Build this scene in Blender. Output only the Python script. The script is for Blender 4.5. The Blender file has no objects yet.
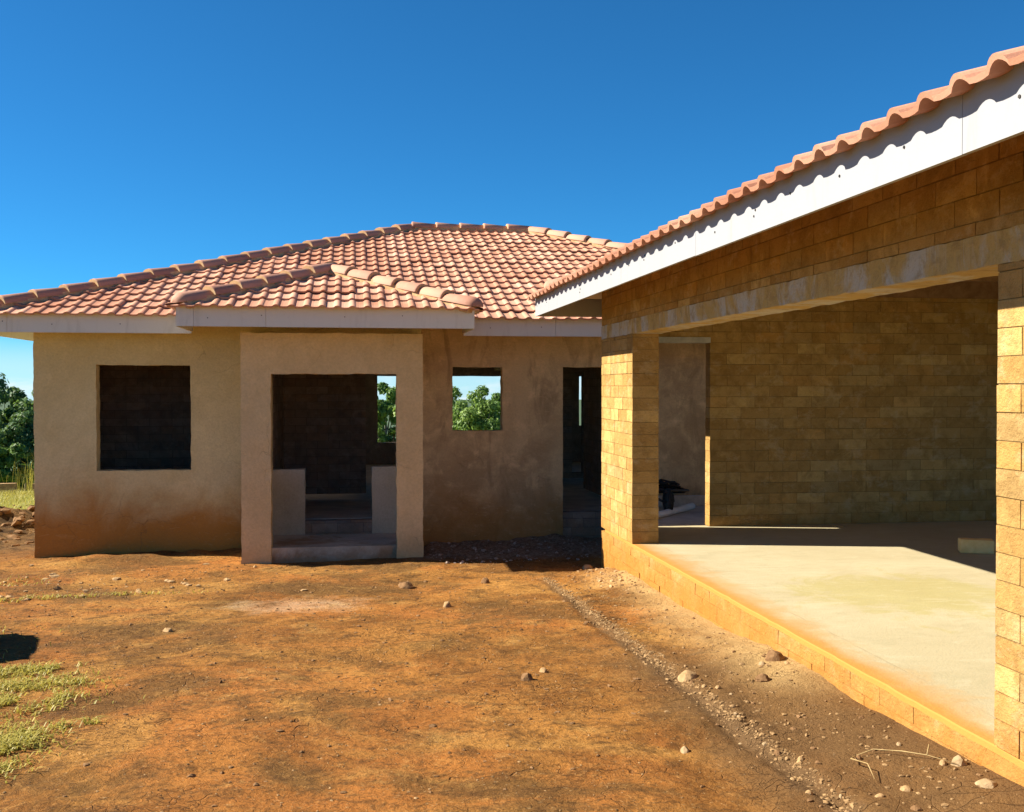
import bpy, bmesh, math, random
import numpy as np
from mathutils import Vector, Matrix, noise
R = math.radians
rnd = random.Random(11)
scene = bpy.context.scene
COL = scene.collection

# ------------------------------------------------------------------ materials
class NT:
    def __init__(s, name):
        s.m = bpy.data.materials.new(name); s.m.use_nodes = True
        s.t = s.m.node_tree; s.t.nodes.clear()
        s.out = s.t.nodes.new('ShaderNodeOutputMaterial')
        s.co = s.t.nodes.new('ShaderNodeTexCoord')
        s.pos = s.t.nodes.new('ShaderNodeNewGeometry').outputs['Position']
    def n(s, typ, ins=None, **kw):
        nd = s.t.nodes.new(typ)
        for k, v in kw.items(): setattr(nd, k, v)
        for k, v in (ins or {}).items(): s.set(nd.inputs[k], v)
        return nd
    def set(s, sock, v):
        if isinstance(v, bpy.types.NodeSocket): s.t.links.new(v, sock)
        else:
            if sock.type == 'RGBA' and len(v) == 3: v = (*v, 1)
            sock.default_value = v
    def noise(s, vec, scale, detail=5, rough=.55, dist=0):
        return s.n('ShaderNodeTexNoise', {'Vector': vec, 'Scale': scale, 'Detail': detail, 'Roughness': rough, 'Distortion': dist}).outputs['Fac']
    def ramp(s, fac, a, b, ca=0.0, cb=1.0):
        return s.n('ShaderNodeMapRange', {'Value': fac, 'From Min': a, 'From Max': b, 'To Min': ca, 'To Max': cb}, interpolation_type='SMOOTHSTEP').outputs[0]
    def math(s, op, a, b=0.0):
        return s.n('ShaderNodeMath', {0: a, 1: b}, operation=op).outputs[0]
    def mix(s, fac, a, b, mode='MIX'):
        nd = s.n('ShaderNodeMix', data_type='RGBA', blend_type=mode)
        s.set(nd.inputs[0], fac); s.set(nd.inputs[6], a); s.set(nd.inputs[7], b)
        return nd.outputs[2]
    def xyz(s, vec):
        return s.n('ShaderNodeSeparateXYZ', {0: vec}).outputs
    def attr(s, name):
        return s.n('ShaderNodeAttribute', attribute_name=name)
    def map(s, vec, scale):
        return s.n('ShaderNodeMapping', {'Vector': vec, 'Scale': scale}).outputs[0]
    def bump(s, h, strength=.5, dist=.02, normal=None):
        ins = {'Height': h, 'Strength': strength, 'Distance': dist}
        if normal is not None: ins['Normal'] = normal
        return s.n('ShaderNodeBump', ins).outputs[0]
    def pbr(s, col, rough=.9, normal=None, spec=.25, metal=0):
        b = s.n('ShaderNodeBsdfPrincipled', {'Base Color': col, 'Roughness': rough, 'Specular IOR Level': spec, 'Metallic': metal})
        if normal is not None: s.set(b.inputs['Normal'], normal)
        s.t.links.new(b.outputs[0], s.out.inputs[0])
        return s.m

def mat_plaster(name, base, dark, stain, z0, z1, blotch=.5, stain_amt=.85):
    """cement plaster with a splash of mud rising from the ground (world-aligned object coordinates)"""
    g = NT(name); v = g.pos
    big = g.noise(v, .9, 4, .6, .6); mid = g.noise(v, 3.5, 6, .65, .4); fine = g.noise(v, 38, 4, .7)
    c = g.mix(g.ramp(big, .35, .68), dark, base)
    c = g.mix(g.math('MULTIPLY', g.ramp(mid, .45, .75), blotch), c, tuple(min(1, k*1.25) for k in base))
    c = g.mix(g.math('MULTIPLY', g.ramp(g.noise(g.map(v, (2.2, 2.2, .7)), 1.3, 6, .7, 1.2), .5, .72), blotch*.8), c, tuple(k*.72 for k in dark))
    z = g.xyz(v)[2]
    zz = g.math('ADD', z, g.math('MULTIPLY', g.math('SUBTRACT', g.noise(v, 1.1, 5, .65, .8), .5), 1.1))
    m = g.ramp(zz, z1, z0)
    c = g.mix(g.math('MULTIPLY', m, stain_amt), c, stain)
    c = g.mix(g.math('MULTIPLY', g.ramp(fine, .3, .8), .22), c, (.12, .09, .06))
    trowel = g.noise(g.map(v, (1.2, 1.2, 3.2)), 5, 5, .6, 1.6)
    warp = g.n('ShaderNodeVectorMath', {0: v, 1: g.n('ShaderNodeVectorMath', {0: g.n('ShaderNodeTexNoise', {'Vector': v, 'Scale': 2.2, 'Detail': 5.0}).outputs['Color'], 'Scale': .55}, operation='SCALE').outputs[0]}, operation='ADD').outputs[0]
    ck = g.n('ShaderNodeTexVoronoi', {'Vector': warp, 'Scale': 1.1}, feature='DISTANCE_TO_EDGE').outputs['Distance']
    ck = g.math('MULTIPLY', g.ramp(ck, .006, 0), g.ramp(g.noise(v, .8, 3, .6), .5, .6))
    c = g.mix(g.math('MULTIPLY', ck, .3), c, (.14, .10, .06))
    c = g.mix(g.math('MULTIPLY', g.ramp(trowel, .55, .75), .28*blotch), c, tuple(min(1, k*1.3) for k in base))
    h = g.math('ADD', g.math('ADD', g.math('MULTIPLY', mid, .8), g.math('MULTIPLY', trowel, .7*blotch)), g.math('MULTIPLY', fine, .3))
    return g.pbr(c, .93, g.bump(g.math('SUBTRACT', h, g.math('MULTIPLY', ck, .3)), .7, .02), .12)

def smear_mask(g, v):
    return g.math('MULTIPLY', g.ramp(g.noise(g.map(v, (1, 1, 1.5)), 4.2, 7, .74, .25), .52, .66), .5)
def mat_block(name, c1, c2, stain, smear, stain_z=(-.5, .35), stain_amt=.8, joint=None):
    """sand-cement blocks: the tone attribute is a random value stored per block; mortar smeared over blocks and joints alike.
    joint: the mortar between the blocks, which carries the same smears and stains"""
    g = NT(name); v = g.pos
    big = g.noise(v, .8, 4, .6, .5); mid = g.noise(v, 7, 6, .68, .4); fine = g.noise(v, 55, 5, .75); lump = g.noise(v, 21, 5, .7, .3)
    if joint is None:
        tn = g.xyz(g.attr('tone').outputs['Vector'])
        c = g.mix(tn[0], c1, c2)
        c = g.mix(g.math('MULTIPLY', g.ramp(tn[1], .55, 1.0), .5), c, tuple(a*b for a, b in zip(c2, (.98, .78, .58))))
        c = g.mix(g.math('MULTIPLY', g.ramp(tn[2], .6, 1.0), .45), c, tuple(a*b for a, b in zip(c2, (.72, .82, 1.05))))
        c = g.mix(g.math('MULTIPLY', g.ramp(mid, .42, .66), .55), c, tuple(k*.62 for k in c1))
        c = g.mix(g.math('MULTIPLY', g.ramp(g.noise(v, 2.3, 5, .7, .8), .54, .72), .5), c, tuple(min(1, k*1.25) for k in c2))
    else: c = g.mix(mid, tuple(k*.5 for k in joint), joint)
    c = g.mix(smear_mask(g, v), c, smear)
    c = g.mix(g.math('MULTIPLY', g.ramp(big, .48, .70), .22), c, tuple(k*.7 for k in c1))
    z = g.xyz(v)[2]
    zz = g.math('ADD', z, g.math('MULTIPLY', g.math('SUBTRACT', g.noise(v, 1.7, 6, .7, .8), .5), 1.0))
    c = g.mix(g.math('MULTIPLY', g.ramp(zz, stain_z[1], stain_z[0]), stain_amt), c, g.mix(lump, tuple(k*.75 for k in stain), stain))
    c = g.mix(g.math('MULTIPLY', g.ramp(fine, .60, .74), .6), c, tuple(k*.3 for k in c1))
    c = g.mix(g.math('MULTIPLY', g.ramp(lump, .60, .72), .35), c, tuple(min(1, k*1.2) for k in c2))
    h = g.math('ADD', g.math('ADD', g.math('MULTIPLY', mid, .6), g.math('MULTIPLY', lump, .7)), g.math('MULTIPLY', fine, .45))
    return g.pbr(c, .95, g.bump(h, 1.0, .02), .08)

def mat_tile(name):
    g = NT(name); v = g.co.outputs['Object']
    t = g.attr('tone').outputs['Fac']
    c = g.mix(t, (.42, .195, .12), (.60, .335, .23))
    c = g.mix(g.math('MULTIPLY', g.ramp(g.noise(v, 1.1, 5, .6), .45, .75), .5), c, (.66, .43, .30))
    c = g.mix(g.math('MULTIPLY', g.ramp(g.noise(v, 9, 6, .7), .5, .8), .45), c, (.33, .14, .085))
    return g.pbr(c, .92, g.bump(g.noise(v, 60, 4, .7), .3, .006), .1)

def mat_ridge(name):
    g = NT(name); v = g.co.outputs['Object']
    t = g.n('ShaderNodeObjectInfo').outputs['Random']
    c = g.mix(t, (.36, .165, .105), (.46, .24, .155))
    c = g.mix(g.math('MULTIPLY', g.ramp(g.noise(v, 12, 6, .7), .48, .8), .5), c, (.45, .26, .165))
    return g.pbr(c, .75, g.bump(g.noise(v, 50, 4, .7), .3, .006), .35)

def mat_fascia(name, base, streak=.35):
    g = NT(name); v = g.co.outputs['Object']
    c = g.mix(g.math('MULTIPLY', g.ramp(g.noise(g.map(v, (3, 3, .6)), 2.5, 6, .7, .5), .5, .8), streak), base, (.26, .24, .20))
    c = g.mix(g.math('MULTIPLY', g.ramp(g.noise(v, 22, 5, .7), .6, .8), .3), c, (.29, .275, .25))
    return g.pbr(c, .6, g.bump(g.noise(v, 25, 4, .6), .15, .006), .3)

def mat_plain(name, a, b, scale=8, rough=.8, spec=.3, metal=0, bump=.3):
    g = NT(name); v = g.co.outputs['Object']
    n = g.noise(v, scale, 6, .65, .3)
    return g.pbr(g.mix(g.ramp(n, .3, .7), a, b), rough, g.bump(g.noise(v, scale*4, 4, .7), bump, .01), spec, metal)

def mat_floor():
    g = NT('garage_concrete'); v = g.pos; X = g.xyz(v)
    big = g.noise(v, .7, 5, .6, .7); mid = g.noise(v, 3.2, 6, .7, .5)
    c = g.mix(g.ramp(big, .35, .7), (.37, .315, .19), (.42, .37, .235))
    c = g.mix(g.math('MULTIPLY', g.ramp(mid, .5, .72), .5), c, (.32, .28, .165))
    # greenish damp patch in the middle of the bay
    dx = g.math('DIVIDE', g.math('SUBTRACT', X[0], 4.15), 1.0); dy = g.math('DIVIDE', g.math('SUBTRACT', X[1], 7.35), .95)
    d = g.math('SQRT', g.math('ADD', g.math('MULTIPLY', dx, dx), g.math('MULTIPLY', dy, dy)))
    d = g.math('ADD', d, g.math('MULTIPLY', g.math('SUBTRACT', g.noise(v, 1.9, 8, .75, 1.0), .5), 3.2))
    c = g.mix(g.math('MULTIPLY', g.ramp(d, 1.05, .5), .5), c, (.315, .27, .07))
    tr = g.noise(g.map(v, (.8, 2.6, 1)), 3.4, 6, .68, 1.2)
    c = g.mix(g.math('MULTIPLY', g.ramp(tr, .52, .68), .35), c, (.31, .27, .16)); c = g.mix(g.math('MULTIPLY', g.ramp(tr, .47, .33), .35), c, (.46, .41, .275))
    # orange earth trodden in along the open edge
    e = g.math('ADD', X[0], g.math('MULTIPLY', g.math('SUBTRACT', g.noise(v, 2.2, 6, .7, .5), .5), .8))
    c = g.mix(g.math('MULTIPLY', g.ramp(e, 3.14, 2.84), .6), c, (.42, .21, .045))
    c = g.mix(g.math('MULTIPLY', g.ramp(g.noise(g.map(v, (1, 2.5, 1)), 9, 5, .75), .64, .72), .5), c, (.22, .16, .09))
    jl = g.math('ABSOLUTE', g.math('SUBTRACT', g.math('ADD', X[0], g.math('MULTIPLY', g.math('SUBTRACT', g.noise(v, 3, 5, .7), .5), .06)), 3.03))
    jm = g.math('MULTIPLY', g.ramp(jl, .012, .002), g.ramp(g.noise(v, 2.2, 4, .7), .44, .58))
    c = g.mix(g.math('MULTIPLY', jm, .22), c, (.20, .13, .06))
    lip = g.math('ADD', X[0], g.math('MULTIPLY', g.math('SUBTRACT', g.noise(v, 5, 6, .7, .4), .5), .16))
    c = g.mix(g.math('MULTIPLY', g.ramp(lip, 2.93, 2.80), .9), c, (.43, .19, .033))
    sp = g.math('MULTIPLY', g.ramp(g.noise(v, 27, 5, .72), .64, .70), g.ramp(g.noise(v, 1.3, 4, .6), .40, .62))
    c = g.mix(g.math('MULTIPLY', sp, .65), c, (.20, .135, .065))
    c = g.mix(g.math('MULTIPLY', g.ramp(g.noise(v, 60, 3, .6), .60, .72), .3), c, (.24, .19, .10))
    return g.pbr(c, .85, g.bump(g.math('SUBTRACT', g.math('ADD', mid, g.noise(v, 45, 4, .7)), g.math('MULTIPLY', jm, .2)), .35, .01), .25)

def mat_ground():
    g = NT('bare_earth'); v = g.pos; X = g.xyz(v)
    warp = g.n('ShaderNodeVectorMath', {0: v, 1: g.n('ShaderNodeVectorMath', {0: g.n('ShaderNodeTexNoise', {'Vector': v, 'Scale': 1.3, 'Detail': 3.0}).outputs['Color'], 1: (.5, .5, .5)}, operation='SCALE').outputs[0]}, operation='ADD').outputs[0]
    n0 = g.noise(v, .32, 4, .6, .6); n1 = g.noise(v, 1.0, 6, .65, .8); n2 = g.noise(v, 4.5, 7, .7, .4); n3 = g.noise(v, 24, 6, .72)
    c = g.mix(g.ramp(n1, .36, .66), (.18, .074, .017), (.36, .162, .036))
    c = g.mix(g.math('MULTIPLY', g.ramp(n0, .45, .60), .7), c, (.38, .138, .030))
    c = g.mix(g.math('MULTIPLY', g.ramp(g.noise(v, .55, 5, .62, 1.0), .50, .64), .7), c, (.41, .21, .052))
    c = g.mix(g.math('MULTIPLY', g.ramp(g.noise(v, .62, 8, .74, .6), .47, .60), .8), c, (.125, .066, .020))
    c = g.mix(g.math('MULTIPLY', g.ramp(n2, .50, .66), .7), c, (.085, .040, .013))
    c = g.mix(g.math('MULTIPLY', g.ramp(g.noise(v, 1.9, 7, .70, .3), .56, .70), .5), c, (.46, .26, .075))
    c = g.mix(g.math('MULTIPLY', g.ramp(n3, .49, .62), .65), c, (.085, .042, .014))
    c = g.mix(g.math('MULTIPLY', g.ramp(g.noise(warp, 14, 6, .72), .55, .68), .4), c, (.45, .235, .070))
    c = g.mix(g.math('MULTIPLY', g.ramp(g.noise(v, 42, 4, .7), .60, .70), .45), c, (.52, .36, .17))
    heap = g.math('MULTIPLY', g.ramp(X[0], -3.6, -4.3), g.ramp(X[1], 14.6, 15.6))
    c = g.mix(g.math('MULTIPLY', heap, .95), c, g.mix(g.ramp(n2, .35, .65), (.04, .024, .010), (.17, .095, .035)))
    # damp darker earth between the drip line and the garage base
    xw = g.math('ADD', X[0], g.math('MULTIPLY', g.math('SUBTRACT', n1, .5), .8))
    band = g.math('MULTIPLY', g.ramp(xw, 1.5, 1.95), g.ramp(X[1], 8.2, 6.0))
    c = g.mix(g.math('MULTIPLY', band, .85), c, g.mix(n2, (.10, .055, .024), (.19, .105, .04)))
    # yellowish sand spilt along the garage base
    sand = g.math('MULTIPLY', g.ramp(xw, 2.25, 2.75), g.math('MULTIPLY', g.ramp(X[1], 5.4, 6.2), g.ramp(X[1], 11.2, 10.3)))
    c = g.mix(g.math('MULTIPLY', sand, .8), c, g.mix(n2, (.36, .22, .08), (.55, .38, .17)))
    # drip line washed clean of fines
    dl = g.math('ABSOLUTE', g.math('SUBTRACT', g.math('ADD', X[0], g.math('MULTIPLY', g.math('SUBTRACT', n2, .5), .25)), 2.0))
    drip = g.math('MULTIPLY', g.ramp(dl, .11, .02), g.math('MULTIPLY', g.ramp(X[1], 11.2, 10.2), .75))
    c = g.mix(drip, c, g.mix(n3, (.065, .036, .016), (.20, .12, .055)))
    # ashy rubble heap against the house
    rub = g.math('MULTIPLY', g.ramp(g.math('ADD', X[1], g.math('MULTIPLY', g.math('SUBTRACT', n1, .5), 1.4)), 12.3, 12.9), g.math('MULTIPLY', g.ramp(X[0], .7, 1.0), g.ramp(X[0], 6, 5)))
    c = g.mix(g.math('MULTIPLY', rub, .85), c, g.mix(g.ramp(n3, .4, .65), (.16, .10, .06), (.34, .26, .19)))
    # powdery cement spill
    px = g.math('DIVIDE', g.math('SUBTRACT', X[0], -.5), .75); py = g.math('DIVIDE', g.math('SUBTRACT', X[1], 9.75), .5)
    pd = g.math('ADD', g.math('ADD', g.math('MULTIPLY', px, px), g.math('MULTIPLY', py, py)), g.math('MULTIPLY', g.math('SUBTRACT', n2, .5), 4.5))
    c = g.mix(g.math('MULTIPLY', g.ramp(pd, 1.2, -.6), .35), c, (.60, .46, .30))
    # far ground is grassed
    far = g.math('MAXIMUM', g.ramp(X[1], 20.5, 22.5), g.ramp(X[0], -7, -9))
    far = g.math('MAXIMUM', far, g.ramp(X[0], 14, 18))
    c = g.mix(far, c, g.mix(n1, (.14, .17, .035), (.30, .29, .07)))
    c = g.mix(g.ramp(X[1], 45, 80), c, g.mix(n1, (.05, .085, .05), (.09, .13, .075)))  # distant haze put into the colour: bluer green farther off
    # shrinkage cracks
    vc = g.n('ShaderNodeTexVoronoi', {'Vector': warp, 'Scale': 4.2}, feature='DISTANCE_TO_EDGE').outputs['Distance']
    vf = g.n('ShaderNodeTexVoronoi', {'Vector': warp, 'Scale': 13.0}, feature='DISTANCE_TO_EDGE').outputs['Distance']
    ck = g.math('MULTIPLY', g.ramp(vc, .013, .0), g.ramp(g.noise(v, 1.2, 4, .6), .46, .60))
    cf = g.math('MULTIPLY', g.ramp(vf, .035, .0), g.ramp(g.noise(v, .9, 4, .6, .5), .52, .62))
    ck = g.math('MULTIPLY', g.math('MAXIMUM', ck, g.math('MULTIPLY', cf, .8)), g.math('SUBTRACT', 1.0, far))
    c = g.mix(g.math('MULTIPLY', ck, .6), c, (.09, .045, .018))
    # pale grit
    grit = g.math('MULTIPLY', g.ramp(g.noise(v, 55, 3, .6), .67, .72), g.ramp(g.noise(v, 1.7, 4, .7), .42, .62))
    c = g.mix(g.math('MULTIPLY', grit, .6), c, (.55, .42, .26))
    dk = g.math('MULTIPLY', g.ramp(g.noise(g.map(v, (1, 1, 1)), 33, 4, .7), .66, .73), .55)
    c = g.mix(dk, c, (.06, .034, .016))
    h = g.math('ADD', g.math('ADD', g.math('MULTIPLY', n2, 1.0), g.math('MULTIPLY', n3, .6)), g.math('MULTIPLY', grit, .25))
    h = g.math('SUBTRACT', h, g.math('MULTIPLY', ck, .45))
    h = g.math('ADD', h, g.math('MULTIPLY', g.noise(v, 90, 4, .7), .3))
    return g.pbr(c, .96, g.bump(h, .9, .04), .1)

def mat_leaf(name, a, b, c3, tc=(.22, .30, .03)):
    g = NT(name)
    t = g.attr('tone').outputs['Fac']; r = g.n('ShaderNodeObjectInfo').outputs['Random']
    c = g.mix(t, a, b); c = g.mix(g.math('MULTIPLY', r, .35), c, c3)
    d = g.n('ShaderNodeBsdfPrincipled', {'Base Color': c, 'Roughness': .55, 'Specular IOR Level': .3})
    tr = g.n('ShaderNodeBsdfTranslucent', {'Color': g.mix(.35, c, tc)})
    ms = g.n('ShaderNodeMixShader', {0: .35, 1: d.outputs[0], 2: tr.outputs[0]})
    g.t.links.new(ms.outputs[0], g.out.inputs[0])
    return g.m

M = {}
M['plaster'] = mat_plaster('tan_plaster', (.69, .575, .31), (.61, .495, .25), (.42, .175, .026), -.30, .46, .35, .95)
M['porch_plaster'] = mat_plaster('porch_plaster', (.68, .53, .30), (.60, .455, .245), (.44, .26, .10), -.8, -.1, .3, .6)
M['rough_plaster'] = mat_plaster('rough_plaster', (.64, .445, .235), (.45, .30, .15), (.38, .165, .032), -.40, .38, 1.0, .8)
M['smooth_plaster'] = mat_plaster('grey_plaster', (.55, .48, .35), (.46, .40, .28), (.40, .30, .17), -.8, -.2, .3, .5)
BA = ((.375, .220, .070), (.55, .365, .135), (.43, .175, .030), (.53, .385, .20), (-.42, .40), .85)
M['block'] = mat_block('sand_cement_block', *BA)
M['mortar'] = mat_block('sandy_mortar', *BA, joint=(.30, .195, .070))
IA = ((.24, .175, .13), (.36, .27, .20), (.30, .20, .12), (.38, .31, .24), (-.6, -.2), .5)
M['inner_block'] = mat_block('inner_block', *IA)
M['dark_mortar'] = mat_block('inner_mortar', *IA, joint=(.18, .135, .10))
def mat_lintel():
    g = NT('lintel_concrete'); v = g.pos
    a = g.noise(g.map(v, (1, 1, .55)), 2.6, 7, .7, 1.0); b = g.noise(v, 9, 6, .7, .4); f = g.noise(v, 48, 4, .7)
    c = g.mix(g.ramp(a, .42, .60), (.46, .33, .13), (.47, .45, .40))
    c = g.mix(g.math('MULTIPLY', g.ramp(b, .48, .68), .6), c, (.27, .19, .085))
    c = g.mix(g.math('MULTIPLY', g.ramp(g.noise(g.map(v, (1, 5, .5)), 2.2, 5, .7), .56, .70), .55), c, (.24, .17, .08))
    c = g.mix(g.math('MULTIPLY', g.ramp(f, .6, .75), .5), c, (.16, .11, .05))
    return g.pbr(c, .92, g.bump(g.math('ADD', g.math('ADD', a, b), g.math('MULTIPLY', f, .4)), .9, .02), .12)
M['lintel'] = mat_lintel()
M['tile'] = mat_tile('terracotta_tile')
M['ridge'] = mat_ridge('terracotta_ridge')
M['bedding'] = mat_plain('orange_bedding', (.44, .26, .12), (.56, .38, .21), 14, .95, .1)
M['fascia_white'] = mat_fascia('white_fascia', (.295, .305, .32), .4)
M['fascia_grey'] = mat_fascia('undercoat_fascia', (.62, .61, .56), .35)
M['timber'] = mat_plain('rough_timber', (.20, .11, .055), (.32, .19, .10), 6, .85, .2)
M['floor'] = mat_floor()
M['felt'] = mat_plain('roof_felt', (.60, .50, .36), (.68, .58, .43), 2, .9, .1, 0, .1)  # underlay coloured pale to bounce floor light onto the garage walls
M['slab'] = mat_plain('grey_concrete', (.36, .32, .26), (.52, .47, .38), 3, .9, .2)
M['ground'] = mat_ground()
M['stone'] = mat_plain('pale_stone', (.27, .16, .07), (.45, .30, .15), 7, .95, .15, 0, .6)
M['dark_stone'] = mat_plain('earth_clod', (.14, .075, .033), (.26, .15, .07), 9, .97, .1, 0, .8)
M['white_stone'] = mat_plain('chalky_stone', (.27, .18, .09), (.41, .295, .17), 9, .95, .15, 0, .5)
M['gravel'] = mat_plain('gravel', (.11, .062, .026), (.38, .24, .11), 30, .95, .15)
M['ash'] = mat_plain('rubble', (.18, .12, .08), (.50, .42, .35), 26, .95, .15)
M['black_metal'] = mat_plain('black_paint', (.018, .017, .016), (.05, .045, .04), 10, .55, .4)
M['rubber'] = mat_plain('rubber', (.015, .015, .015), (.035, .033, .03), 20, .85, .2)
M['plank'] = mat_plain('weathered_plank', (.34, .33, .31), (.52, .50, .46), 5, .85, .2)
M['pvc'] = mat_plain('white_pvc', (.60, .58, .54), (.74, .72, .68), 6, .4, .4, 0, .05)
M['tank'] = mat_plain('tank_plastic', (.02, .04, .02), (.035, .06, .03), 3, .5, .4, 0, .05)
M['bark'] = mat_plain('bark', (.09, .065, .045), (.19, .15, .11), 7, .95, .1)
M['twig'] = mat_plain('straw', (.28, .19, .08), (.46, .34, .16), 12, .9, .1)
M['grass'] = mat_leaf('grass_blade', (.25, .235, .03), (.66, .55, .13), (.45, .38, .10), (.60, .50, .06))
M['leaf_dark'] = mat_leaf('dark_leaf', (.045, .11, .035), (.14, .26, .06), (.08, .17, .08))
M['leaf_mid'] = mat_leaf('mid_leaf', (.06, .14, .022), (.20, .34, .06), (.10, .20, .04))
M['leaf_pale'] = mat_leaf('pale_leaf', (.10, .19, .035), (.30, .42, .10), (.16, .26, .06))

# ------------------------------------------------------------------ object helpers
def root_of(o):
    while o.parent: o = o.parent
    return o
def link_mesh(name, me, mats, parent=None, smooth=False):
    """mesh made in world coordinates becomes an object whose origin is its thing's origin"""
    if not isinstance(mats, (list, tuple)): mats = [mats]
    for m in mats: me.materials.append(m)
    o = bpy.data.objects.new(name, me); COL.objects.link(o)
    if parent is not None:
        me.transform(Matrix.Translation(-root_of(parent).location))
        o.parent = parent
    if smooth: me.polygons.foreach_set('use_smooth', [True]*len(me.polygons))
    return o
def obj(name, bm, mats, parent=None, smooth=False):
    me = bpy.data.meshes.new(name); bm.normal_update(); bm.to_mesh(me); bm.free()
    return link_mesh(name, me, mats, parent, smooth)
def tag(o, label=None, cat=None, group=None, kind=None):
    if label: o['label'] = label
    if cat: o['category'] = cat
    if group: o['group'] = group
    if kind: o['kind'] = kind
    return o
def thing(name, label, cat, loc, group=None):
    o = bpy.data.objects.new(name, None); COL.objects.link(o); o.location = loc; o.empty_display_size = .2
    bpy.context.view_layer.update()
    return tag(o, label, cat, group)
def base_at(o, loc):
    """move a single-mesh thing's origin to its base"""
    o.data.transform(Matrix.Translation(-Vector(loc))); o.location = loc
    return o
def box(bm, x0, x1, y0, y1, z0, z1, mi=0, tone=None, lay=None):
    vs = [bm.verts.new(p) for p in ((x0,y0,z0),(x1,y0,z0),(x1,y1,z0),(x0,y1,z0),(x0,y0,z1),(x1,y0,z1),(x1,y1,z1),(x0,y1,z1))]
    for f in ((0,3,2,1),(4,5,6,7),(0,1,5,4),(1,2,6,5),(2,3,7,6),(3,0,4,7)):
        fc = bm.faces.new([vs[i] for i in f]); fc.material_index = mi
        if lay is not None:
            for l in fc.loops: l[lay] = tone if isinstance(tone, tuple) else (tone, tone, tone, 1)
    return vs
def tube(bm, pts, rad, seg=8, caps=True):
    pts = [Vector(p) for p in pts]; rings = []
    rads = rad if isinstance(rad, (list, tuple)) else [rad]*len(pts)
    for i, p in enumerate(pts):
        d = (pts[min(i+1, len(pts)-1)] - pts[max(i-1, 0)]).normalized()
        a = d.cross(Vector((0,0,1)) if abs(d.z) < .9 else Vector((1,0,0))).normalized(); b = d.cross(a)
        rings.append([bm.verts.new(p + (a*math.cos(2*math.pi*k/seg) + b*math.sin(2*math.pi*k/seg))*rads[i]) for k in range(seg)])
    for r0, r1 in zip(rings, rings[1:]):
        for k in range(seg): bm.faces.new((r0[k], r0[(k+1)%seg], r1[(k+1)%seg], r1[k]))
    if caps:
        bm.faces.new(rings[0][::-1]); bm.faces.new(rings[-1])
def splits(a, b, step, extra=()):
    ks = sorted({round(k, 4) for k in (a, b, *extra) if a - 1e-6 <= k <= b + 1e-6}); out = [ks[0]]
    for k0, k1 in zip(ks, ks[1:]):
        n = max(1, int(math.ceil((k1-k0)/step)))
        out += [k0 + (k1-k0)*i/n for i in range(1, n+1)]
    return out
def wall(name, axis, t0, t1, u0, u1, z0, z1, m, parent, holes=(), step=.05, amp=.005, edge=.009):
    """plastered wall with openings: a slightly uneven skin over one continuous solid; axis is the wall's long direction"""
    us = splits(u0, u1, step, [h for q in holes for h in q[:2]]); zs = splits(z0, z1, step, [h for q in holes for h in q[2:]])
    solid = {}
    for i in range(len(us)-1):
        for j in range(len(zs)-1):
            uc, zc = (us[i]+us[i+1])/2, (zs[j]+zs[j+1])/2
            solid[i, j] = not any(h[0] < uc < h[1] and h[2] < zc < h[3] for h in holes)
    bm = bmesh.new(); cache = {}
    def onedge(i, j):
        s = [solid.get((i-a, j-b), False) for a in (0, 1) for b in (0, 1)]
        return not all(s)
    def V(i, j, k):
        if (i, j, k) not in cache:
            u, z, t = us[i], zs[j], (t0, t1)[k]
            p = Vector((u, t, z)) if axis == 'x' else Vector((t, u, z))
            q = p*2.2
            n = (noise.noise(q) + .5*noise.noise(q*3.1) + .3*noise.noise(q*8))*amp
            du = dz = 0
            if onedge(i, j):
                e = p*9 + Vector((3, 7, 1)); du = noise.noise(e)*edge + noise.noise(e*3)*edge*.6; dz = noise.noise(e + Vector((9, 4, 2)))*edge + noise.noise(e*3.3)*edge*.5
            s = -1 if k == 0 else 1
            p = Vector((u+du, t+s*n, z+dz)) if axis == 'x' else Vector((t+s*n, u+du, z+dz))
            cache[i, j, k] = bm.verts.new(p)
        return cache[i, j, k]
    fl = axis == 'x'
    def F(*vs): bm.faces.new(vs if fl else vs[::-1])
    for (i, j), s in solid.items():
        if not s: continue
        F(V(i,j,0), V(i+1,j,0), V(i+1,j+1,0), V(i,j+1,0)); F(V(i,j,1), V(i,j+1,1), V(i+1,j+1,1), V(i+1,j,1))
        if not solid.get((i-1,j)): F(V(i,j,0), V(i,j+1,0), V(i,j+1,1), V(i,j,1))
        if not solid.get((i+1,j)): F(V(i+1,j,0), V(i+1,j,1), V(i+1,j+1,1), V(i+1,j+1,0))
        if not solid.get((i,j-1)): F(V(i,j,0), V(i,j,1), V(i+1,j,1), V(i+1,j,0))
        if not solid.get((i,j+1)): F(V(i,j+1,0), V(i+1,j+1,0), V(i+1,j+1,1), V(i,j+1,1))
    return obj(name, bm, m, parent)
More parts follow.
